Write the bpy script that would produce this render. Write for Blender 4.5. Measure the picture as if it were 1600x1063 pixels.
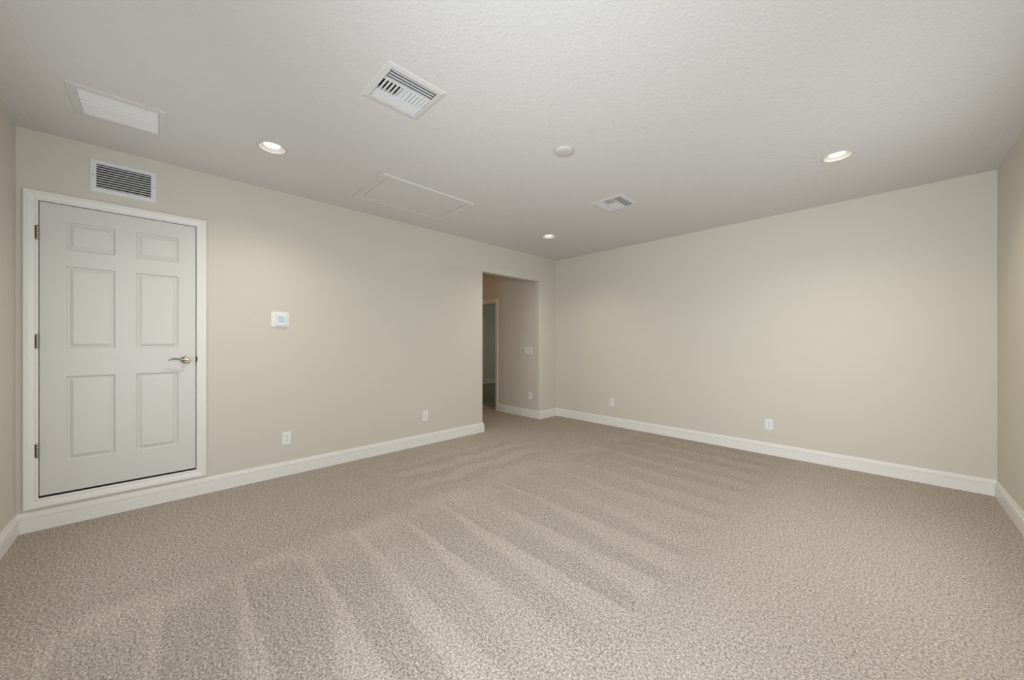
import bpy, bmesh, math, random
from mathutils import Vector, Matrix
C = bpy.context.scene
for o in list(bpy.data.objects): bpy.data.objects.remove(o, do_unlink=True)
COL = C.collection
PI = math.pi
H, L, W = 2.743, 5.731, 4.714          # ceiling height, length of the door wall, length of the far wall
BH, BT = 0.1346, 0.016                 # baseboard height, thickness

# ------------------------------------------------------------ camera
cam = bpy.data.cameras.new('camera'); cam.sensor_width = 36.0; cam.lens = 564.91*36/1600
cam.shift_y = 4.53/1600; cam.clip_start = 0.01
camo = bpy.data.objects.new('camera', cam); COL.objects.link(camo)
camo.location = (4.053, -5.0327, 1.2871); camo.rotation_euler = (PI/2, 0, math.radians(45.839))
C.camera = camo
# ------------------------------------------------------------ world, daylight, exposure
w = bpy.data.worlds.new('world'); C.world = w; w.use_nodes = True
w.node_tree.nodes['Background'].inputs[0].default_value = (0.75, 0.85, 1.0, 1)
w.node_tree.nodes['Background'].inputs[1].default_value = 0.3
def area(name, loc, rot, sx, sy, power, col):
    l = bpy.data.lights.new(name, 'AREA'); l.shape = 'RECTANGLE'; l.size = sx; l.size_y = sy
    l.energy = power; l.color = col
    o = bpy.data.objects.new(name, l); COL.objects.link(o); o.location = loc; o.rotation_euler = rot
    return o
SKY = (0.90, 0.965, 1.03)                            # daylight through the four windows behind the camera
WZ0, WZ1 = 0.55, 2.10                              # window sill and head
NEARW = [(0.66, 2.10), (2.75, 4.30)]               # windows in the near wall (x range)
RIGHTW = [(-5.20, -3.65), (-2.70, -1.20)]          # windows in the right wall (y range)
POW = [14, 66, 31, 22]; SPR = [180, 115, 115, 180]
for k_, (a_, b_) in enumerate(NEARW):
    l_ = area('daylight_near', ((a_+b_)/2, -L-0.16, (WZ0+WZ1)/2), (PI/2, 0, 0), b_-a_, WZ1-WZ0, POW[k_], SKY)
    l_.data.spread = math.radians(SPR[k_])
for k_, (a_, b_) in enumerate(RIGHTW):
    l_ = area('daylight_right', (W+0.16, (a_+b_)/2, (WZ0+WZ1)/2), (PI/2, 0, PI/2), b_-a_, WZ1-WZ0, POW[k_+2], SKY)
    l_.data.spread = math.radians(SPR[k_+2])
area('bedroom_fill_light', (-2.6, 4.05, 1.25), (-PI/2, 0, 0), 1.6, 1.3, 12.0, (0.88, 1.0, 0.80))  # unseen area lamp added to light the room beyond; no window is built there
C.view_settings.view_transform = 'Standard'; C.view_settings.look = 'None'
C.view_settings.gamma = 1.0; C.view_settings.use_curve_mapping = False
C.view_settings.exposure = 0.0

# ------------------------------------------------------------ materials
def srgb(r, g, b):
    f = lambda c: (c/255/12.92) if c/255 <= .04045 else ((c/255+.055)/1.055)**2.4
    return (f(r), f(g), f(b), 1)
def mat(name, col, rough=0.6, metal=0.0, bump=None, spec=0.3):
    m = bpy.data.materials.new(name); m.use_nodes = True; nt = m.node_tree
    p = nt.nodes['Principled BSDF']
    p.inputs['Base Color'].default_value = col; p.inputs['Roughness'].default_value = rough
    p.inputs['Metallic'].default_value = metal; p.inputs['Specular IOR Level'].default_value = spec
    if bump:                                     # list of (scale, detail, weight, stretch), strength, distance
        layers, strength, dist = bump
        g = nt.nodes.new('ShaderNodeNewGeometry'); acc = None
        for sc, det, wt, st in layers:
            mp = nt.nodes.new('ShaderNodeMapping'); mp.inputs['Scale'].default_value = st
            nt.links.new(g.outputs['Position'], mp.inputs['Vector'])
            n = nt.nodes.new('ShaderNodeTexNoise'); n.inputs['Scale'].default_value = sc
            n.inputs['Detail'].default_value = det
            nt.links.new(mp.outputs[0], n.inputs['Vector'])
            mu = nt.nodes.new('ShaderNodeMath'); mu.operation = 'MULTIPLY_ADD'; mu.inputs[1].default_value = wt
            nt.links.new(n.outputs[0], mu.inputs[0])
            if acc: nt.links.new(acc, mu.inputs[2])
            else: mu.inputs[2].default_value = 0
            acc = mu.outputs[0]
        b = nt.nodes.new('ShaderNodeBump'); b.inputs['Strength'].default_value = strength
        b.inputs['Distance'].default_value = dist
        nt.links.new(acc, b.inputs['Height']); nt.links.new(b.outputs[0], p.inputs['Normal'])
    return m
def emis(name, col, s):
    m = bpy.data.materials.new(name); m.use_nodes = True; p = m.node_tree.nodes['Principled BSDF']
    p.inputs['Base Color'].default_value = (.8, .8, .8, 1); p.inputs['Emission Color'].default_value = col
    p.inputs['Emission Strength'].default_value = s
    return m
iso = (1, 1, 1)
M = {}
M['wall'] = mat('wall_paint', srgb(208, 202, 189), 0.75, 0, ([(160, 2, 1.0, iso)], 0.10, 0.002))
M['ceiling'] = mat('ceiling_paint', srgb(216, 214, 211), 0.85, 0, ([(52, 3, 1.0, iso), (110, 2, 0.5, iso)], 0.45, 0.006))
M['trim'] = mat('trim_paint', srgb(231, 228, 222), 0.38)
M['door'] = mat('door_paint', srgb(212, 210, 204), 0.42, 0, ([(170, 3, 1.0, (1, 1, 0.06))], 0.12, 0.0015))
M['grille'] = mat('grille_white', srgb(220, 221, 221), 0.45)
M['louver'] = mat('louver_white', srgb(232, 232, 232), 0.4)
M['plastic'] = mat('white_plastic', srgb(230, 228, 224), 0.4)
M['ivory'] = mat('ivory_plastic', srgb(213, 212, 207), 0.45)
M['slot'] = mat('dark_slot', srgb(70, 66, 62), 0.7)
M['duct'] = mat('duct_dark', srgb(46, 45, 44), 0.9)
M['nickel'] = mat('satin_nickel', srgb(176, 166, 152), 0.24, 1.0)
M['bronze'] = mat('dark_bronze', srgb(70, 62, 54), 0.5, 0.6)
M['hinge'] = mat('hinge_nickel', srgb(168, 156, 140), 0.38, 1.0)
M['disc'] = mat('detector_plastic', srgb(202, 201, 196), 0.5)
M['screen'] = mat('pale_blue_screen', srgb(188, 214, 224), 0.15)
M['lens'] = emis('lamp_lens', (1.0, 0.95, 0.87, 1), 5.0)
M['halllens'] = emis('added_hall_lens', (1.0, 0.55, 0.20, 1), 26.0)  # glow of the added, unseen hall light
M['baffle'] = mat('lamp_baffle', srgb(224, 218, 208), 0.6)
M['ring'] = mat('lamp_trim', srgb(206, 203, 196), 0.5)
def glass():
    m = bpy.data.materials.new('window_glass'); m.use_nodes = True; nt = m.node_tree
    for n in list(nt.nodes): nt.nodes.remove(n)
    o = nt.nodes.new('ShaderNodeOutputMaterial'); mx = nt.nodes.new('ShaderNodeMixShader')
    t = nt.nodes.new('ShaderNodeBsdfTransparent'); g = nt.nodes.new('ShaderNodeBsdfGlossy')
    g.inputs['Roughness'].default_value = 0.02; mx.inputs[0].default_value = 0.06
    nt.links.new(t.outputs[0], mx.inputs[1]); nt.links.new(g.outputs[0], mx.inputs[2]); nt.links.new(mx.outputs[0], o.inputs[0])
    return m
M['glass'] = glass()
def carpet():
    m = bpy.data.materials.new('carpet_pile'); m.use_nodes = True; nt = m.node_tree; N = nt.nodes; LK = nt.links
    p = N['Principled BSDF']; p.inputs['Roughness'].default_value = 0.95; p.inputs['Specular IOR Level'].default_value = 0.05
    
    g = N.new('ShaderNodeNewGeometry'); s = N.new('ShaderNodeSeparateXYZ'); LK.new(g.outputs['Position'], s.inputs[0])
    def val(v, sock):
        if hasattr(v, 'is_output'): LK.new(v, sock)
        else: sock.default_value = v
    def mth(op, a, b=0.0, c=0.0, clamp=False):
        n = N.new('ShaderNodeMath'); n.operation = op; n.use_clamp = clamp
        val(a, n.inputs[0]); val(b, n.inputs[1])
        if op in ('MULTIPLY_ADD', 'SMOOTH_MIN'): val(c, n.inputs[2])
        return n.outputs[0]
    def noise(scale, det=2.0, st=(1, 1, 1), rough=0.5):
        mp = N.new('ShaderNodeMapping'); mp.inputs['Scale'].default_value = st; LK.new(g.outputs['Position'], mp.inputs['Vector'])
        n = N.new('ShaderNodeTexNoise'); n.inputs['Scale'].default_value = scale; n.inputs['Detail'].default_value = det
        n.inputs['Roughness'].default_value = rough; LK.new(mp.outputs[0], n.inputs['Vector']); return n.outputs[0]
    def sstep(v, a, b):
        n = N.new('ShaderNodeMapRange'); n.interpolation_type = 'SMOOTHSTEP'; n.inputs['From Min'].default_value = a
        n.inputs['From Max'].default_value = b; val(v, n.inputs['Value']); return n.outputs[0]
    X, Y = s.outputs[0], s.outputs[1]
    speck = noise(100, 3, rough=0.72)
    mott = noise(45, 2)
    fleck = noise(150, 2, rough=0.7)
    blot = noise(7, 3)
    wob = mth('MULTIPLY_ADD', noise(2.2, 3), 0.16, -0.08)
    wobx = mth('MULTIPLY_ADD', noise(3.2, 3), 0.30, -0.15)
    # vacuum passes: pile laid one way brightens towards one edge of each pass and drops at the next
    rag = mth('MULTIPLY_ADD', noise(34, 3, rough=0.7), 0.09, -0.045)
    yy = mth('ADD', mth('ADD', Y, mth('MULTIPLY', wob, 0.3)), rag)
    fr = mth('FRACT', mth('DIVIDE', mth('ADD', yy, 20 * 0.322 + 4.06), 0.322))
    # each pass: a pale wedge that widens towards the camera end, then darker pile after the line
    lf = mth('MULTIPLY_ADD', sstep(X, 1.5, 3.4), 0.55, 0.10)
    lf = mth('ADD', lf, mth('MULTIPLY_ADD', noise(2.4, 3, (0.5, 1.3, 1)), 0.5, -0.25))
    d = mth('SUBTRACT', fr, mth('SUBTRACT', 1.0, lf))
    lite = mth('MULTIPLY', sstep(d, -0.10, 0.06), sstep(fr, 1.0, 0.95))
    saw = mth('MULTIPLY_ADD', lite, 0.64, -0.30)
    ln = mth('MULTIPLY', sstep(fr, 0.13, 0.0), sstep(noise(3.0, 2, (0.5, 1.6, 1)), 0.40, 0.56))
    saw = mth('MULTIPLY_ADD', ln, -0.24, saw)
    gate = mth('MULTIPLY_ADD', sstep(noise(1.3, 3, (0.6, 1.5, 1)), 0.32, 0.55), 0.75, 0.25)
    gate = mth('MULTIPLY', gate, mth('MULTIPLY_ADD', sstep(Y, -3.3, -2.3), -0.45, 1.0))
    saw = mth('MULTIPLY', saw, gate)
    xx = mth('ADD', mth('ADD', X, wobx), rag)
    mask = mth('MULTIPLY', sstep(xx, 1.52, 1.66), sstep(mth('ADD', X, mth('MULTIPLY', wobx, 0.4)), 3.26, 3.16))
    fx = mth('FRACT', mth('DIVIDE', xx, 0.30))
    m2 = mth('MULTIPLY', mth('MULTIPLY', sstep(xx, 0.50, 0.58), sstep(xx, 1.40, 1.32)), mth('MULTIPLY', sstep(Y, -3.42, -3.34), sstep(Y, -1.5, -2.0)))
    cross = mth('MULTIPLY', m2, mth('SUBTRACT', mth('MULTIPLY', sstep(fx, 0.35, 0.55), sstep(fx, 1.0, 0.92)), 0.40))
    # pale scalloped turns where each pass starts
    sc = mth('MULTIPLY', sstep(xx, 1.40, 1.56), sstep(xx, 1.86, 1.62))
    sc = mth('MULTIPLY', sc, sstep(noise(2.6, 2), 0.40, 0.62))
    tone = mth('MULTIPLY_ADD', cross, 0.45, mth('MULTIPLY', saw, mask))
    tone = mth('MULTIPLY_ADD', sc, 0.34, tone)
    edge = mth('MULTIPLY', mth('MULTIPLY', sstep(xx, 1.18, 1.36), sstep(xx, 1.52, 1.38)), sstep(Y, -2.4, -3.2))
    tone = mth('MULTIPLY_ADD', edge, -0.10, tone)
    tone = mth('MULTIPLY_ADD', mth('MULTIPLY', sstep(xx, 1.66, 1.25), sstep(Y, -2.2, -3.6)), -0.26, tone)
    tone = mth('MULTIPLY_ADD', sstep(X, 3.1, 3.6), 0.45, tone)  # carpet colour lightened near the right wall, standing in for more light
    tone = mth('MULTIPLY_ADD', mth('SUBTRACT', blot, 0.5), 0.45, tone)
    tone = mth('MULTIPLY_ADD', sstep(Y, -2.6, -0.6), -0.46, tone)  # dimmer light towards the far wall, painted into the carpet colour
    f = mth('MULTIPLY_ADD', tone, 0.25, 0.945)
    f = mth('MULTIPLY_ADD', mth('SUBTRACT', speck, 0.5), 2.5, f)
    f = mth('MULTIPLY_ADD', mth('SUBTRACT', mott, 0.5), 0.50, f)
    f = mth('MULTIPLY_ADD', mth('SUBTRACT', fleck, 0.5), 1.1, f)
    f = mth('MAXIMUM', f, 0.45)
    mx = N.new('ShaderNodeMix'); mx.data_type = 'RGBA'
    mx.inputs[6].default_value = srgb(172, 160, 148); mx.inputs[7].default_value = srgb(190, 180, 169)
    val(sstep(speck, 0.3, 0.7), mx.inputs[0])
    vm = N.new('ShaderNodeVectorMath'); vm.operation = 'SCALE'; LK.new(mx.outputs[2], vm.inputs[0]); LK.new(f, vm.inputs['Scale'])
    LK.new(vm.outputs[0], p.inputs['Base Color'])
    b = N.new('ShaderNodeBump'); b.inputs['Strength'].default_value = 0.35; b.inputs['Distance'].default_value = 0.006
    LK.new(mth('MULTIPLY_ADD', fleck, 0.5, speck), b.inputs['Height']); LK.new(b.outputs[0], p.inputs['Normal'])
    return m
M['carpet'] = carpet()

# ------------------------------------------------------------ helpers
def obj(name, bm, m, parent=None, smooth=False, bevel=0.0):
    bmesh.ops.recalc_face_normals(bm, faces=bm.faces[:])
    me = bpy.data.meshes.new(name); bm.to_mesh(me); bm.free()
    if m: me.materials.append(M[m])
    if smooth:
        for f in me.polygons: f.use_smooth = True
    o = bpy.data.objects.new(name, me); COL.objects.link(o)
    if parent: o.parent = parent
    if smooth:
        md = o.modifiers.new('split', 'EDGE_SPLIT'); md.split_angle = math.radians(38)
    if bevel:
        md = o.modifiers.new('bevel', 'BEVEL'); md.width = bevel; md.segments = 2; md.limit_method = 'ANGLE'
    return o
def empty(name, loc=(0, 0, 0), rotz=0):
    o = bpy.data.objects.new(name, None); COL.objects.link(o); o.location = loc; o.rotation_euler = (0, 0, rotz)
    o.empty_display_size = 0.05; return o
def tag(o, label, cat, group=None, kind=None):
    o['label'] = label; o['category'] = cat
    if group: o['group'] = group
    if kind: o['kind'] = kind
    return o
def struct(o, label, cat): return tag(o, label, cat, kind='structure')
def box(bm, x0, x1, y0, y1, z0, z1):
    v = [bm.verts.new((x, y, z)) for x in (x0, x1) for y in (y0, y1) for z in (z0, z1)]
    for a in ((0, 1, 3, 2), (4, 6, 7, 5), (0, 4, 5, 1), (2, 3, 7, 6), (0, 2, 6, 4), (1, 5, 7, 3)):
        bm.faces.new([v[i] for i in a])
def prism(bm, pts, axis, a, b):
    """closed polygon pts (2D) extruded along axis from a to b"""
    def P(p, t):
        if axis == 'z': return (p[0], p[1], t)
        if axis == 'y': return (p[0], t, p[1])
        return (t, p[0], p[1])
    A = [bm.verts.new(P(p, a)) for p in pts]; B = [bm.verts.new(P(p, b)) for p in pts]
    n = len(pts)
    for i in range(n): bm.faces.new((A[i], A[(i+1) % n], B[(i+1) % n], B[i]))
    bm.faces.new(A); bm.faces.new(B)
def lathe(bm, prof, cx=0, cy=0, seg=40, cap0=False, cap1=False):
    rings = []
    for r, z in prof:
        rings.append([bm.verts.new((cx+r*math.cos(2*PI*k/seg), cy+r*math.sin(2*PI*k/seg), z)) for k in range(seg)])
    for a, b in zip(rings, rings[1:]):
        for k in range(seg): bm.faces.new((a[k], a[(k+1) % seg], b[(k+1) % seg], b[k]))
    if cap0: bm.faces.new(rings[0])
    if cap1: bm.faces.new(rings[-1])
def ring_frame(bm, x0, x1, y0, y1, prof, place):
    """mitred rectangular frame: prof is a closed list of (outward offset, height)"""
    loops = []
    for u, t in prof:
        loops.append([bm.verts.new(place(px, py, t)) for px, py in ((x0-u, y0-u), (x1+u, y0-u), (x1+u, y1+u), (x0-u, y1+u))])
    n = len(loops)
    for i in range(n):
        a, b = loops[i], loops[(i+1) % n]
        for k in range(4): bm.faces.new((a[k], a[(k+1) % 4], b[(k+1) % 4], b[k]))
def rrect(x0, x1, y0, y1, r, seg=5):
    pts = []
    for cx, cy, a0 in ((x1-r, y1-r, 0), (x0+r, y1-r, 90), (x0+r, y0+r, 180), (x1-r, y0+r, 270)):
        for k in range(seg+1):
            a = math.radians(a0+90*k/seg); pts.append((cx+r*math.cos(a), cy+r*math.sin(a)))
    return pts
def plate(bm, x0, x1, z0, z1, y0, y1, r=0.004, ch=0.002):
    """rounded plate in the XZ plane, back at y0, front at y1 (front is the lower y) with a chamfered rim"""
    A = [bm.verts.new((p[0], y0, p[1])) for p in rrect(x0, x1, z0, z1, r)]
    B = [bm.verts.new((p[0], y1+ch, p[1])) for p in rrect(x0, x1, z0, z1, r)]
    D = [bm.verts.new((p[0], y1, p[1])) for p in rrect(x0+ch, x1-ch, z0+ch, z1-ch, max(r-ch, .0008))]
    n = len(A)
    for P, Q in ((A, B), (B, D)):
        for i in range(n): bm.faces.new((P[i], P[(i+1) % n], Q[(i+1) % n], Q[i]))
    bm.faces.new(A); bm.faces.new(D)
def copy_tree(o, parent=None):
    c = o.copy(); COL.objects.link(c)
    if parent: c.parent = parent
    for ch in list(o.children): copy_tree(ch, c)
    return c
nb = bmesh.new

# ------------------------------------------------------------ the setting
HX, HY = -0.94, -0.449                 # hall end wall, hall side wall (the right reveal of the opening)
OY0, OY1, OZ = -1.685, HY, 2.322       # opening in the left wall
DY0, DY1, DZ0, DZ1 = -5.637, -4.818, 0.217, 2.269   # door hole
RX = -4.72                             # far wall of the room beyond the hall
T = 0.12
bm = nb(); box(bm, RX-0.3, W+T, -L-T, 4.2, -0.1, 0)
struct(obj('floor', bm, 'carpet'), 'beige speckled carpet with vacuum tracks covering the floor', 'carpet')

# left wall, with rounded drywall corners at the opening and the hole for the door
bm = nb(); R = 0.014
def arc(cx, cy, a0, a1, n=5):
    return [(cx+R*math.cos(math.radians(a0+(a1-a0)*k/n)), cy+R*math.sin(math.radians(a0+(a1-a0)*k/n))) for k in range(n+1)]
ZT = H+0.12
box(bm, -T, 0, -L-T, DY0, 0, ZT)
box(bm, -T, 0, DY0, DY1, 0, DZ0)
box(bm, -T, 0, DY0, DY1, DZ1, ZT)
prism(bm, [(-T, DY1), (0, DY1)] + arc(-R, OY0-R, 0, 90) + arc(-T+R, OY0-R, 90, 180), 'z', 0, OZ)
box(bm, -T, 0, DY1, OY0, OZ, ZT)
prism(bm, [(0, ZT), (-T, ZT)] + arc(-T+R, OZ+R, 180, 270) + arc(-R, OZ+R, 270, 360), 'y', OY0, OY1)
prism(bm, [(-T, T), (-T, OY1)] + arc(-R, OY1+R, 270, 360) + [(0, T)], 'z', 0, OZ)
box(bm, -T, 0, OY1, T, OZ, ZT)
box(bm, -T-0.02, -T, DY0-0.1, DY1+0.1, 0.1, 2.4)      # closes the space behind the door
struct(obj('wall_left', bm, 'wall', smooth=True), 'beige wall with the white door and the hall opening', 'wall')
bm = nb(); box(bm, 0, W+T, 0, T, 0, ZT)
struct(obj('wall_far', bm, 'wall'), 'plain beige far wall with two outlets', 'wall')
def holed(bm, a0, a1, spans, put):
    """wall from a0 to a1 with a window hole per span"""
    c = a0
    for p, q in spans:
        put(c, p, 0, ZT); put(p, q, 0, WZ0); put(p, q, WZ1, ZT); c = q
    put(c, a1, 0, ZT)
bm = nb(); holed(bm, -L-T, 0, RIGHTW, lambda a, b, c, d: box(bm, W, W+T, a, b, c, d))
struct(obj('wall_right', bm, 'wall'), 'beige wall at the right edge of the room', 'wall')
bm = nb(); holed(bm, 0, W, NEARW, lambda a, b, c, d: box(bm, a, b, -L-T, -L, c, d))
struct(obj('wall_near', bm, 'wall'), 'beige wall beside the white door at the left edge', 'wall')
# hall and the room beyond
HD0, HD1, HDZ = -1.868, -1.108, 2.062
HE = -3.0                              # far end of the hall
bm = nb(); box(bm, HD1, -T, HY, HY+T, 0, ZT); box(bm, HE, HD0, HY, HY+T, 0, ZT); box(bm, HD0, HD1, HY, HY+T, HDZ, ZT)
struct(obj('wall_hall_right', bm, 'wall'), 'beige hall wall with the light switches and a cased doorway, inside the opening', 'wall')
bm = nb(); box(bm, HE-T, HE, -3.2-T, HY+T, 0, ZT)
struct(obj('wall_hall_end', bm, 'wall'), 'beige wall at the hidden far end of the hall', 'wall')
bm = nb(); box(bm, HE, -T, -3.2-T, -3.2, 0, ZT)
struct(obj('wall_hall_left', bm, 'wall'), 'beige hall wall hidden behind the left side of the opening', 'wall')
bm = nb(); box(bm, RX-T, RX, HY, 4.2, 0, ZT)
struct(obj('wall_bedroom_left', bm, 'wall'), 'dim wall of the room seen through the hall doorway', 'wall')
bm = nb(); box(bm, RX, -.30, 4.2-T, 4.2, 0, ZT)
struct(obj('wall_bedroom_far', bm, 'wall'), 'far wall of the room beyond the hall', 'wall')
bm = nb(); box(bm, -.30, -.18, HY+T, 4.2, 0, ZT)
struct(obj('wall_bedroom_right', bm, 'wall'), 'side wall of the room beyond the hall', 'wall')
bm = nb(); box(bm, RX, HE-T, HY, HY+T, 0, ZT)
struct(obj('wall_bedroom_near', bm, 'wall'), 'near wall of the room beyond the hall', 'wall')

# ceiling with holes for everything set into it
REG = [(2.100, -4.015), (2.088, -1.637)]
LAMP = [(0.872, -4.437), (3.797, -1.249), (0.858, -1.227)]
RET = (0.530, 0.856, -5.383, -5.042)
HAT = (0.478, 1.010, -3.610, -2.742)
holes = [RET, HAT] + [(x-.147, x+.147, y-.147, y+.147) for x, y in REG] + [(x-.115, x+.115, y-.115, y+.115) for x, y in LAMP]
xs = sorted({0, W} | {h[0] for h in holes} | {h[1] for h in holes})
ys = sorted({-L, 0} | {h[2] for h in holes} | {h[3] for h in holes})
bm = nb(); V = {}
def cv(i, j):
    if (i, j) not in V: V[i, j] = bm.verts.new((xs[i], ys[j], H))
    return V[i, j]
for i in range(len(xs)-1):
    for j in range(len(ys)-1):
        mx_, my_ = (xs[i]+xs[i+1])/2, (ys[j]+ys[j+1])/2
        if any(h[0] < mx_ < h[1] and h[2] < my_ < h[3] for h in holes): continue
        bm.faces.new((cv(i, j), cv(i, j+1), cv(i+1, j+1), cv(i+1, j)))
for x, y in LAMP:                                  # round cut-outs for the recessed lights
    i, j = [min(range(len(q)), key=lambda k: abs(q[k]-v)) for q, v in ((xs, x+.115), (ys, y+.115))]
    i0, j0 = [min(range(len(q)), key=lambda k: abs(q[k]-v)) for q, v in ((xs, x-.115), (ys, y-.115))]
    ring = [bm.verts.new((x+.089*math.cos(2*PI*k/48), y+.089*math.sin(2*PI*k/48), H)) for k in range(48)]
    cn = [cv(i, j), cv(i0, j), cv(i0, j0), cv(i, j0)]
    for q in range(4):
        for k in range(12): bm.faces.new((cn[q], ring[q*12+k], ring[(q*12+k+1) % 48]))
        bm.faces.new((cn[q], ring[(q*12+12) % 48], cn[(q+1) % 4]))
box(bm, -T, W+T, -L-T, T, H+0.30, H+0.36)
for a in ((-T, 0, -L-T, T), (W, W+T, -L-T, T), (0, W, -L-T, -L), (0, W, 0, T)): box(bm, *a, ZT, H+0.30)
struct(obj('ceiling', bm, 'ceiling'), 'pale textured ceiling with vents, lights and an attic hatch', 'ceiling')
bm = nb(); box(bm, RX-T, -T, -3.4, 4.2, H, H+0.1)
struct(obj('ceiling_hall', bm, 'ceiling'), 'ceiling of the hall and of the room beyond', 'ceiling')

# baseboards: one swept moulding per wall, mitred where two meet
BP = [(0, 0), (BT, 0), (BT, .0860), (.0100, .0875), (.0100, .0950), (.0160, .0975), (.0160, .1040), (.0080, .1055),
      (.0080, .1130), (.0088, .1190), (.0062, .1285), (.0055, BH), (0, BH)]
def baseboard(name, p, q, n, m0, m1, label):
    """along p->q, n = normal into the room; m0/m1 = shift along p->q per unit of thickness at each end"""
    p, q, n = Vector((*p, 0)), Vector((*q, 0)), Vector((*n, 0)); d = (q-p).normalized()
    bm = nb()
    A = [bm.verts.new(p+n*t+d*(t*m0)+Vector((0, 0, z))) for t, z in BP]
    B = [bm.verts.new(q+n*t+d*(t*m1)+Vector((0, 0, z))) for t, z in BP]
    k = len(BP)
    for i in range(k): bm.faces.new((A[i], A[(i+1) % k], B[(i+1) % k], B[i]))
    bm.faces.new(A); bm.faces.new(B)
    struct(obj(name, bm, 'trim'), label, 'baseboard')
baseboard('baseboard_left', (0, -L), (0, OY0), (1, 0), 1, 1, 'white baseboard along the wall under the white door')
baseboard('baseboard_opening', (0, OY0), (-T, OY0), (0, 1), -1, 0, 'short white baseboard turning into the hall opening')
baseboard('baseboard_corner', (0, HY), (0, 0), (1, 0), -1, -1, 'short white baseboard between the hall opening and the far corner')
baseboard('baseboard_far', (0, 0), (W, 0), (0, -1), 1, -1, 'long white baseboard along the plain far wall')
baseboard('baseboard_right', (W, 0), (W, -L), (-1, 0), 1, -1, 'white baseboard along the wall at the right edge')
baseboard('baseboard_near', (W, -L), (0, -L), (0, 1), 1, -1, 'white baseboard at the left edge beside the white door')
baseboard('baseboard_hall', (HD1+.0655, HY), (0, HY), (0, -1), 0, 1, 'white baseboard under the light switches in the hall')
baseboard('baseboard_bedroom', (RX, 2.245), (RX, 4.08), (1, 0), 0, 0, 'dim baseboard in the room beyond the hall')

# window frames in the walls behind the camera
def window(name, place, a0, a1, label):
    root = empty(name); struct(root, label, 'window')
    bm = nb(); ring_frame(bm, a0, a1, WZ0, WZ1, [(0, -.09), (0, -.02), (-.05, -.02), (-.05, -.09)], place); obj('window_frame', bm, 'trim', root)
    bm = nb(); mid = (a0+a1)/2
    for r in ((mid-.03, mid+.03, WZ0+.05, WZ1-.05), (a0+.05, a1-.05, (WZ0+WZ1)/2-.02, (WZ0+WZ1)/2+.02)):
        P = [bm.verts.new(place(x, z, t)) for t in (-.08, -.04) for x, z in ((r[0], r[2]), (r[1], r[2]), (r[1], r[3]), (r[0], r[3]))]
        for f in ((0, 1, 2, 3), (4, 5, 6, 7), (0, 1, 5, 4), (1, 2, 6, 5), (2, 3, 7, 6), (3, 0, 4, 7)): bm.faces.new([P[i] for i in f])
    obj('mullion', bm, 'trim', root)
    bm = nb(); bm.faces.new([bm.verts.new(place(x, z, -.06)) for x, z in ((a0+.05, WZ0+.05), (a1-.05, WZ0+.05), (a1-.05, WZ1-.05), (a0+.05, WZ1-.05))])
    obj('pane', bm, 'glass', root)
    bm = nb(); P = [bm.verts.new(place(x, z, t)) for t in (-.02, .04) for x, z in ((a0-.05, WZ0-.025), (a1+.05, WZ0-.025), (a1+.05, WZ0), (a0-.05, WZ0))]
    for f in ((0, 1, 2, 3), (4, 5, 6, 7), (0, 1, 5, 4), (1, 2, 6, 5), (2, 3, 7, 6), (3, 0, 4, 7)): bm.faces.new([P[i] for i in f])
    obj('window_sill', bm, 'trim', root)
for k_, (a_, b_) in enumerate(NEARW):
    window('window_%d' % (k_+1), lambda a, z, t: (a, -L+t, z), a_, b_, 'white framed window in the near wall, ' + ('nearer the white door' if k_ == 0 else 'behind the camera'))
for k_, (a_, b_) in enumerate(RIGHTW):
    window('window_%d' % (k_+3), lambda a, z, t: (W-t, a, z), a_, b_, 'white framed window in the right wall, ' + ('behind the camera' if k_ == 0 else 'nearer the far wall'))

# casing profile (offset outward from the opening, projection from the wall)
CAS = [(.004, 0), (.004, .0095), (.009, .0115), (.016, .0095), (.021, .0105), (.040, .0150), (.047, .0150), (.050, .0185), (.060, .0185), (.0645, .0150), (.0645, 0)]
# ---- door_1: raised six-panel door
door = empty('door_1', (0, -5.227, 0.15))
struct(door, 'white six-panel door raised above the baseboard in the left wall', 'door')
def dobj(name, bm, m, parent=door, smooth=False, bevel=0):
    bmesh.ops.translate(bm, verts=bm.verts[:], vec=(0, 5.227, -0.15))
    return obj(name, bm, m, parent, smooth, bevel)
bm = nb(); ring_frame(bm, DY0, DY1, DZ0, DZ1, CAS, lambda a, z, t: (t, a, z)); dobj('casing', bm, 'trim')
bm = nb(); ring_frame(bm, DY0, DY1, DZ0, DZ1, [(0, -T), (0, .0), (.004, .0005), (.004, 0), (.004, -T)], lambda a, z, t: (t, a, z))
ring_frame(bm, DY0, DY1, DZ0, DZ1, [(0, -.052), (0, -.10), (-.012, -.10), (-.012, -.052)], lambda a, z, t: (t, a, z))
dobj('jamb', bm, 'trim')
bm = nb(); box(bm, -T, -.004, DY0, DY1, DZ0, DZ0+.003); box(bm, -.05, -.012, DY0, DY1, DZ0+.003, DZ0+.008); dobj('door_gap_shade', bm, 'duct')  # dark strip painted as the shade in the gap under the door
SY0, SY1, SZ0, SZ1, SX = -5.6335, -4.8225, 0.2305, 2.2655, -0.004
cols = [(-5.517, -5.280), (-5.172, -4.929)]
rows = [(0.449, 1.049), (1.246, 1.834), (1.949, 2.151)]
bm = nb()
gy = sorted([SY0, SY1] + [v for c in cols for v in c]); gz = sorted([SZ0, SZ1] + [v for r in rows for v in r])
G = {}
def gv(i, j):
    if (i, j) not in G: G[i, j] = bm.verts.new((SX, gy[i], gz[j]))
    return G[i, j]
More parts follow.
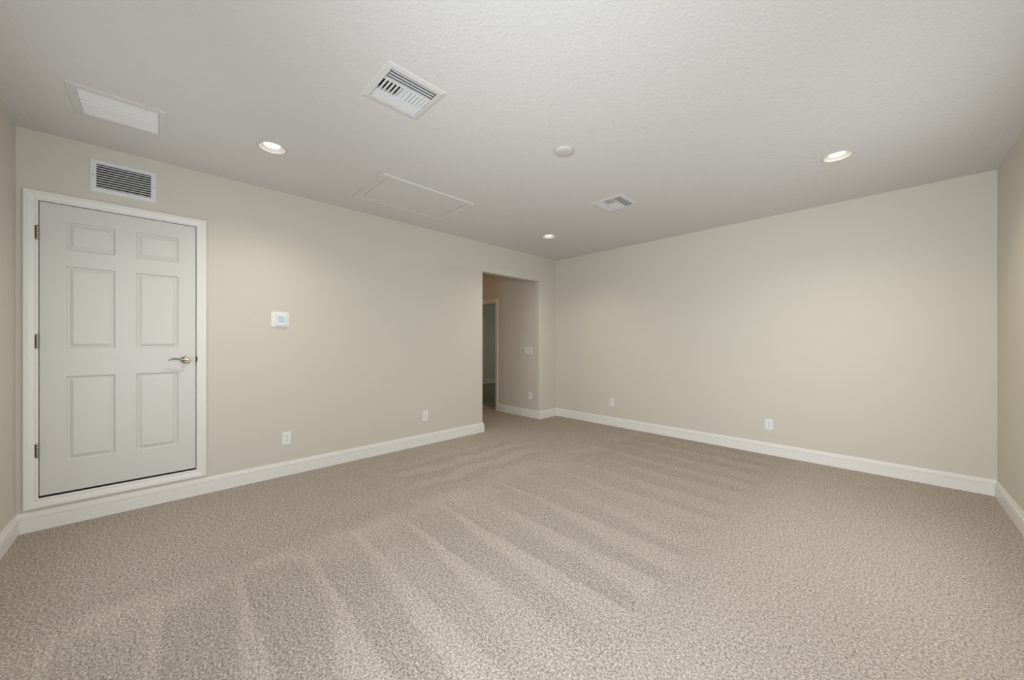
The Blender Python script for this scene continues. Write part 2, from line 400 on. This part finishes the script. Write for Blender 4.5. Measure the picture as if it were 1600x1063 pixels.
for i in range(len(gy)-1):
    for j in range(len(gz)-1):
        cyc = (gv(i, j), gv(i+1, j), gv(i+1, j+1), gv(i, j+1))
        if i % 2 == 1 and j % 2 == 1:
            prev = list(cyc)
            for ins, dep in ((.003, -.0045), (.008, -.0120), (.013, -.0130), (.018, -.0105), (.032, -.0025), (.0345, -.0015)):
                a0, a1, b0, b1 = gy[i]+ins, gy[i+1]-ins, gz[j]+ins, gz[j+1]-ins
                cur = [bm.verts.new((SX+dep, y, z)) for y, z in ((a0, b0), (a1, b0), (a1, b1), (a0, b1))]
                for k in range(4): bm.faces.new((prev[k], prev[(k+1) % 4], cur[(k+1) % 4], cur[k]))
                prev = cur
            bm.faces.new(prev)
        else: bm.faces.new(cyc)
bd = [e for e in bm.edges if e.is_boundary]
ex = bmesh.ops.extrude_edge_only(bm, edges=bd)
bmesh.ops.translate(bm, verts=[v for v in ex['geom'] if isinstance(v, bmesh.types.BMVert)], vec=(-.035, 0, 0))
bmesh.ops.holes_fill(bm, edges=[e for e in bm.edges if e.is_boundary], sides=0)
dobj('door_slab', bm, 'door')
for z in (2.045, 1.298, 0.547):
    h = None
    bm = nb(); yb = -5.6405
    for k in range(5):
        za = z-.048+k*.0195
        lathe(bm, [(.0001, za), (.0066, za), (.0070, za+.0008), (.0070, za+.0172), (.0066, za+.018), (.0001, za+.018)], 0.0085, yb, 14)
    lathe(bm, [(.0001, z-.052), (.0045, z-.051), (.0045, z+.052), (.0001, z+.053)], 0.0085, yb, 12)
    h = dobj('hinge', bm, 'hinge', smooth=True)
    bm = nb(); box(bm, -.002, .0115, yb-.0065, yb-.0045, z-.045, z+.045); box(bm, .0095, .0115, yb-.0105, yb-.004, z-.046, z+.046)
    lf = dobj('hinge_leaf', bm, 'bronze', h)
# lever handle
ky, kz = -4.883, 1.149
bm = nb(); seg = 32
rings = []
for r, d in ((.0345, -.004), (.0345, .004), (.0325, .0075), (.0285, .0080), (.0235, .0045), (.0150, .0040), (.0125, .008), (.0115, .042), (.0105, .0445), (.0001, .045)):
    rings.append([bm.verts.new((d, ky+r*math.cos(2*PI*k/seg), kz+r*math.sin(2*PI*k/seg))) for k in range(seg)])
for a, b in zip(rings, rings[1:]):
    for k in range(seg): bm.faces.new((a[k], a[(k+1) % seg], b[(k+1) % seg], b[k]))
lev = dobj('lever_handle', bm, 'nickel', smooth=True)
bm = nb(); rings = []
path = [(.012, .000, .0060, .0085), (.006, .0000, .0062, .0105), (-.006, -.0005, .0062, .0120), (-.020, .0005, .0060, .0095), (-.036, .0035, .0055, .0072), (-.054, .0068, .0050, .0066),
        (-.072, .0078, .0046, .0070), (-.088, .0050, .0042, .0068), (-.100, .0000, .0038, .0055), (-.107, -.0045, .0030, .0035)]
for dy, dz, rx, rz in path:
    xo = .046 - .010*max(0, (-dy-.02)/.09)**1.5
    rings.append([bm.verts.new((xo+rx*math.cos(2*PI*k/16), ky+dy, kz+dz+rz*math.sin(2*PI*k/16))) for k in range(16)])
for a, b in zip(rings, rings[1:]):
    for k in range(16): bm.faces.new((a[k], a[(k+1) % 16], b[(k+1) % 16], b[k]))
bm.faces.new(rings[0]); bm.faces.new(rings[-1])
dobj('lever', bm, 'nickel', lev, smooth=True)
bm = nb()
pts = [(-4.8195, kz-.029), (-4.8135, kz-.022), (-4.8105, kz), (-4.8135, kz+.022), (-4.8195, kz+.029)]
prism(bm, [(p[0], p[1]) for p in pts], 'x', -.001, .0135); dobj('strike_plate', bm, 'bronze')

# ---- doorway at the hall end, and the closed door in the room beyond
dr2 = empty('door_2', (HD1, HY, 0)); struct(dr2, 'white cased doorway in the hall wall, open to the dim room', 'doorway')
def cased(bm, y0, y1, z1, place):
    loops = [[bm.verts.new(place(a, z, t)) for a, z in ((y0-u, 0), (y0-u, z1+u), (y1+u, z1+u), (y1+u, 0))] for u, t in CAS]
    n = len(loops)
    for i in range(n):
        a, b = loops[i], loops[(i+1) % n]
        for k in range(3): bm.faces.new((a[k], a[k+1], b[k+1], b[k]))
    bm.faces.new([l[0] for l in loops]); bm.faces.new([l[3] for l in loops])
bm = nb(); cased(bm, HD0-HD1, 0, HDZ, lambda a, z, t: (a, -t, z))
obj('casing', bm, 'trim', dr2)
bm = nb(); dw = HD0-HD1
box(bm, -.012, .004, -.002, T, 0, HDZ); box(bm, dw-.004, dw+.012, -.002, T, 0, HDZ); box(bm, dw+.012, -.012, -.002, T, HDZ-.012, HDZ+.004)
obj('jamb', bm, 'trim', dr2)
dr3 = empty('door_3', (RX, 2.185, 0)); struct(dr3, 'white door in the dim room beyond the hall doorway', 'door')
bm = nb(); cased(bm, -.80, 0, 2.06, lambda a, z, t: (t, a, z)); obj('casing', bm, 'trim', dr3)
bm = nb(); box(bm, 0, .006, -.797, -.003, .01, 2.057); obj('door_slab', bm, 'door', dr3)

# ------------------------------------------------------------ ceiling fixtures
# recessed lights
def make_lamp(lens='lens'):
    r = empty('recessed_light', (*LAMP[0], H))
    bm = nb(); lathe(bm, [(.0985, .001), (.0985, -.0022), (.095, -.0045), (.087, -.0050), (.0825, -.0035), (.0815, .000), (.0815, .002)], seg=56)
    obj('trim_ring', bm, 'ring', r, smooth=True)
    bm = nb(); lathe(bm, [(.0812, .000), (.0795, .004), (.0660, .013), (.0530, .0190), (.0505, .0205), (.0505, .050), (.0001, .050)], seg=56)
    obj('baffle', bm, 'baffle', r, smooth=True)
    bm = nb(); lathe(bm, [(.0500, .0190), (.0430, .0165), (.025, .0150), (.0001, .0145)], seg=40)
    obj('lens', bm, lens, r, smooth=True)
    ld = bpy.data.lights.new('bulb', 'SPOT'); ld.energy = LAMPW; ld.color = (1.0, 0.89, 0.72)   # the lamp's own downward light
    ld.spot_size = math.radians(142); ld.spot_blend = 1.0; ld.shadow_soft_size = 0.055
    lo = bpy.data.objects.new('bulb', ld); COL.objects.link(lo); lo.parent = r; lo.location = (0, 0, -0.008)
    return r
LAMPW = 51.0
lamp = make_lamp()
LL = ['lit recessed ceiling light between the long return vent and the attic hatch',
      'lit recessed ceiling light on the right, nearest the right wall',
      'lit recessed ceiling light above the hall opening, smallest of the three in view']
for i, (x, y) in enumerate(LAMP):
    o = lamp if i == 0 else copy_tree(lamp)
    o.location = (x, y, H); tag(o, LL[i], 'ceiling light', 'recessed ceiling lights')

# supply registers
def make_register():
    r = empty('air_vent', (*REG[0], H))
    s = .143
    bm = nb(); ring_frame(bm, -s, s, -s, s, [(0, .012), (0, -.007), (.004, -.009), (.030, -.0045), (.037, -.0005), (.037, .0005), (.002, .0005), (.002, .012)], lambda a, b, t: (a, b, t))
    obj('frame', bm, 'ivory', r)
    bm = nb(); box_pts = [(-s+.002, -s+.002), (s-.002, -s+.002), (s-.002, s-.002), (-s+.002, s-.002)]
    A = [bm.verts.new((*q, -.001)) for q in box_pts]; B = [bm.verts.new((*q, .13)) for q in box_pts]
    for k in range(4): bm.faces.new((A[k], A[(k+1) % 4], B[(k+1) % 4], B[k]))
    bm.faces.new(B); obj('duct', bm, 'duct', r)
    prof = [(0, .013), (.0010, .005), (.0036, -.002), (.0090, -.0055), (.0195, -.0072)]     # curved blade: (throw, height)
    def blade(bm, ax, pos, a, b, sgn):
        th = .0011
        pts = [(u, z) for u, z in prof] + [(u+th*.6, z+th) for u, z in reversed(prof)]
        P = []
        for t in (a, b):
            P.append([bm.verts.new((pos+sgn*u, t, z) if ax == 'x' else (t, pos+sgn*u, z)) for u, z in pts])
        n = len(pts)
        for k in range(n): bm.faces.new((P[0][k], P[0][(k+1) % n], P[1][(k+1) % n], P[1][k]))
        bm.faces.new(P[0]); bm.faces.new(P[1])
    bm = nb()
    for k in range(4): blade(bm, 'x', .052+k*.0222, -s+.003, s-.003, 1)
    obj('louver_bank', bm, 'grille', r)
    bm = nb()
    for k in range(4): blade(bm, 'x', -.058-k*.0205, -s+.003, s-.003, -1)
    obj('louver_bank', bm, 'grille', r)
    bm = nb()
    for k in range(5): blade(bm, 'y', -.022-k*.0225, -.056, .046, -1)
    obj('louver_bank', bm, 'grille', r)
    bm = nb()
    for k in range(6): blade(bm, 'y', .006+k*.0225, -.056, .046, 1)
    obj('louver_bank', bm, 'grille', r)
    bm = nb(); box(bm, .046, .052, -s+.002, s-.002, -.007, .012); box(bm, -.060, -.055, -s+.002, s-.002, -.008, .012)
    box(bm, -.056, .046, -.021, .005, -.004, .012)
    obj('divider', bm, 'grille', r)
    return r
rg = make_register()
tag(rg, 'large square white ceiling air vent nearest the camera', 'air vent', 'square ceiling air vents')
r2 = copy_tree(rg); r2.location = (*REG[1], H)
tag(r2, 'small-looking square white ceiling air vent near the far corner, right of the far light', 'air vent', 'square ceiling air vents')

# return-air grilles
rt = empty('return_vent', ((RET[0]+RET[1])/2, (RET[2]+RET[3])/2, H))
tag(rt, 'long white louvered return vent in the ceiling at the upper left', 'air vent')
hx, hy = (RET[1]-RET[0])/2, (RET[3]-RET[2])/2
bm = nb(); ring_frame(bm, -hx, hx, -hy, hy, [(0, .012), (0, -.006), (.003, -.0075), (.036, -.004), (.0385, -.0005), (.0385, .0005), (.002, .0005), (.002, .012)], lambda a, b, t: (a, b, t))
obj('frame', bm, 'ivory', rt)
bm = nb(); n = 19
for k in range(n):
    x = -hx+.006+k*(2*hx-.014)/(n-1)
    d_ = .0035 if k in (9, 12) else 0
    prism(bm, [(x-.0035, -.0030-d_), (x-.0042, -.0020-d_), (x+.0143, .0105), (x+.0150, .0095)], 'y', -hy+.001, hy-.001)
obj('louvers', bm, 'louver', rt)
bm = nb()
A = [bm.verts.new((a, b, -.001)) for a, b in ((-hx+.0005, -hy+.0005), (hx-.0005, -hy+.0005), (hx-.0005, hy-.0005), (-hx+.0005, hy-.0005))]
B = [bm.verts.new((v.co.x, v.co.y, .14)) for v in A]
for k in range(4): bm.faces.new((A[k], A[(k+1) % 4], B[(k+1) % 4], B[k]))
bm.faces.new(B); obj('duct', bm, 'duct', rt)
for sy in (-1, 1):
    bm = nb(); lathe(bm, [(.0042, -.004), (.0042, -.0066), (.0025, -.0078), (.0001, -.008)], 0.0, sy*(hy+.018), 12); obj('screw', bm, 'ivory', rt, smooth=True)

wg = empty('wall_grille', (0, -5.232, 2.522))
tag(wg, 'white louvered grille in the wall just above the white door', 'air vent')
ga, gb, gc, gd = -.1425, .1425, -.0885, .0890      # y and z half extents of the opening
bm = nb(); ring_frame(bm, ga, gb, gc, gd, [(0, -.010), (0, .0075), (.003, .009), (.029, .0065), (.0325, .002), (.0325, 0), (.002, 0), (.002, -.010)], lambda a, z, t: (t, a, z))
obj('frame', bm, 'grille', wg)
bm = nb(); box(bm, .0003, .0010, ga-.001, gb+.001, gc-.001, gd+.001); obj('backing', bm, 'duct', wg)
bm = nb()
for k in range(10):
    z = gc+.0015+k*.01775
    prism(bm, [(.0082, z), (.0086, z+.0010), (.0020, z+.0098), (.0015, z+.0090)], 'y', 0, 1)
    for v in bm.verts[-8:]: pass
for v in bm.verts: v.co.y = ga if v.co.y < .5 else gb
obj('louvers', bm, 'grille', wg)
for sy in (-1, 1):
    bm = nb(); seg = 12
    c = (gb+.016)*sy
    for r_, x_ in ((.0038, .0072),):
        P = [bm.verts.new((.0060, c+.0038*math.cos(2*PI*k/seg), .0038*math.sin(2*PI*k/seg))) for k in range(seg)]
        Q = [bm.verts.new((.0088, c+.0030*math.cos(2*PI*k/seg), .0030*math.sin(2*PI*k/seg))) for k in range(seg)]
        for k in range(seg): bm.faces.new((P[k], P[(k+1) % seg], Q[(k+1) % seg], Q[k]))
        bm.faces.new(Q)
    obj('screw', bm, 'slot', wg)

# attic hatch
ah = empty('attic_hatch', ((HAT[0]+HAT[1])/2, (HAT[2]+HAT[3])/2, H))
tag(ah, 'rectangular attic access hatch with a thin pale frame in the ceiling', 'hatch')
hx, hy = (HAT[1]-HAT[0])/2, (HAT[3]-HAT[2])/2
bm = nb(); ring_frame(bm, -hx, hx, -hy, hy, [(0, .05), (0, -.0110), (.003, -.0130), (.045, -.0130), (.050, -.0160), (.058, -.0160), (.061, -.0140), (.061, -.0005), (.004, -.0005), (.004, .05)], lambda a, b, t: (a, b, t))
obj('frame', bm, 'ivory', ah)
bm = nb(); box(bm, -hx+.010, hx-.004, -hy+.004, hy-.011, -.0095, .010); obj('panel', bm, 'ceiling', ah)
bm = nb(); box(bm, -hx+.0005, hx-.0005, -hy+.0005, hy-.0005, .040, .049); obj('backing', bm, 'duct', ah)

# white disc
sd = empty('smoke_detector', (2.365, -2.845, H)); tag(sd, 'plain round white disc on the ceiling between the two square vents', 'smoke detector')
bm = nb(); lathe(bm, [(.064, 0), (.067, -.002), (.067, -.012), (.0655, -.0145)], seg=48); obj('rim', bm, 'disc', sd, smooth=True)
bm = nb(); lathe(bm, [(.0655, -.0145), (.060, -.0172), (.030, -.0185), (.0001, -.0187)], seg=48); obj('cover', bm, 'disc', sd, smooth=True)

# ------------------------------------------------------------ wall devices (local -Y faces the room)
def make_outlet():
    r = empty('wall_outlet')
    bm = nb(); plate(bm, -.0385, .0385, -.0625, .0625, 0, -.0062, .004, .0022); obj('cover_plate', bm, 'plastic', r)
    for s in (-1, 1):
        bm = nb(); cz = s*.0215
        pts = [(.0168*math.cos(a), max(-.0135, min(.0135, .0172*math.sin(a)))+cz) for a in [2*PI*k/28 for k in range(28)]]
        A = [bm.verts.new((x, -.0062, z)) for x, z in pts]; B = [bm.verts.new((x*.96, -.0078, cz+(z-cz)*.96)) for x, z in pts]
        for k in range(28): bm.faces.new((A[k], A[(k+1) % 28], B[(k+1) % 28], B[k]))
        bm.faces.new(B); rc = obj('receptacle', bm, 'plastic', r)
        bm = nb()
        box(bm, -.0075, -.0052, -.0080, -.0070, cz-.002, cz+.0075); box(bm, .0052, .0075, -.0080, -.0070, cz-.001, cz+.0065)
        prism(bm, [(.0026*math.cos(2*PI*k/10), cz-.0078+.0026*math.sin(2*PI*k/10)) for k in range(10)], 'y', -.0080, -.0070)
        obj('slots', bm, 'slot', rc)
    bm = nb(); prism(bm, [(.003*math.cos(2*PI*k/12), .003*math.sin(2*PI*k/12)) for k in range(12)], 'y', -.0074, -.0060); obj('screw', bm, 'slot', r)
    return r
ol = make_outlet()
OUT = [((0, -4.155, .3585), PI/2, 'white outlet low on the left wall, nearest the white door'),
       ((0, -2.626, .3640), PI/2, 'white outlet low on the left wall, nearest the hall opening'),
       ((1.100, 0, .3620), 0, 'white outlet low on the far wall, nearest the hall corner'),
       ((3.1265, 0, .3465), 0, 'white outlet low on the far wall, nearest the right wall'),
       ((-.2145, HY, .3685), 0, 'shaded outlet on the hall wall below the light switches')]
for i, (p, rz, lb) in enumerate(OUT):
    o = ol if i == 0 else copy_tree(ol)
    o.location = p; o.rotation_euler = (0, 0, rz); tag(o, lb, 'wall outlet', 'wall outlets')
sw = empty('light_switch', (-.2565, HY, 1.1465)); tag(sw, 'three-gang white light switch plate on the hall wall inside the opening', 'light switch')
bm = nb(); plate(bm, -.0860, .0860, -.0625, .0625, 0, -.0062, .004, .0022); obj('cover_plate', bm, 'plastic', sw)
for k in (-1, 0, 1):
    bm = nb(); cx = k*.0465
    prism(bm, [(-.0060, -.034), (-.0098, -.034), (-.0068, 0), (-.0086, .034), (-.0060, .034)], 'x', cx-.0165, cx+.0165)
    obj('rocker', bm, 'plastic', sw)
    bm = nb(); box(bm, cx-.0180, cx+.0180, -.0066, -.0058, -.0355, .0355); obj('rocker_recess', bm, 'slot', sw)
th = empty('thermostat', (0, -4.2085, 1.5125), PI/2); tag(th, 'white thermostat with a pale blue screen on the left wall right of the door', 'thermostat')
bm = nb(); plate(bm, -.0755, .0755, -.0725, .0725, 0, -.006, .018, .002); obj('wall_plate', bm, 'plastic', th)
bm = nb(); plate(bm, -.0375, .0495, -.0585, .0535, -.005, -.024, .006, .003); bd_ = obj('body', bm, 'plastic', th)
bm = nb(); plate(bm, -.0230, .0330, -.0330, .0330, -.0230, -.0248, .002, .0005); obj('screen', bm, 'screen', th)

# light added out of the camera's sight to warm the top of the hall
hl = empty('hall_light_added', (-1.75, -1.75, H)); tag(hl, 'added warm round ceiling light inside the hall, out of sight', 'ceiling light')
bm = nb(); lathe(bm, [(.14, 0), (.14, -.02), (.13, -.03)], seg=40); obj('base', bm, 'plastic', hl, smooth=True)
bm = nb(); lathe(bm, [(.13, -.03), (.115, -.06), (.07, -.085), (.0001, -.095)], seg=40); obj('glass_shade', bm, 'halllens', hl, smooth=True)
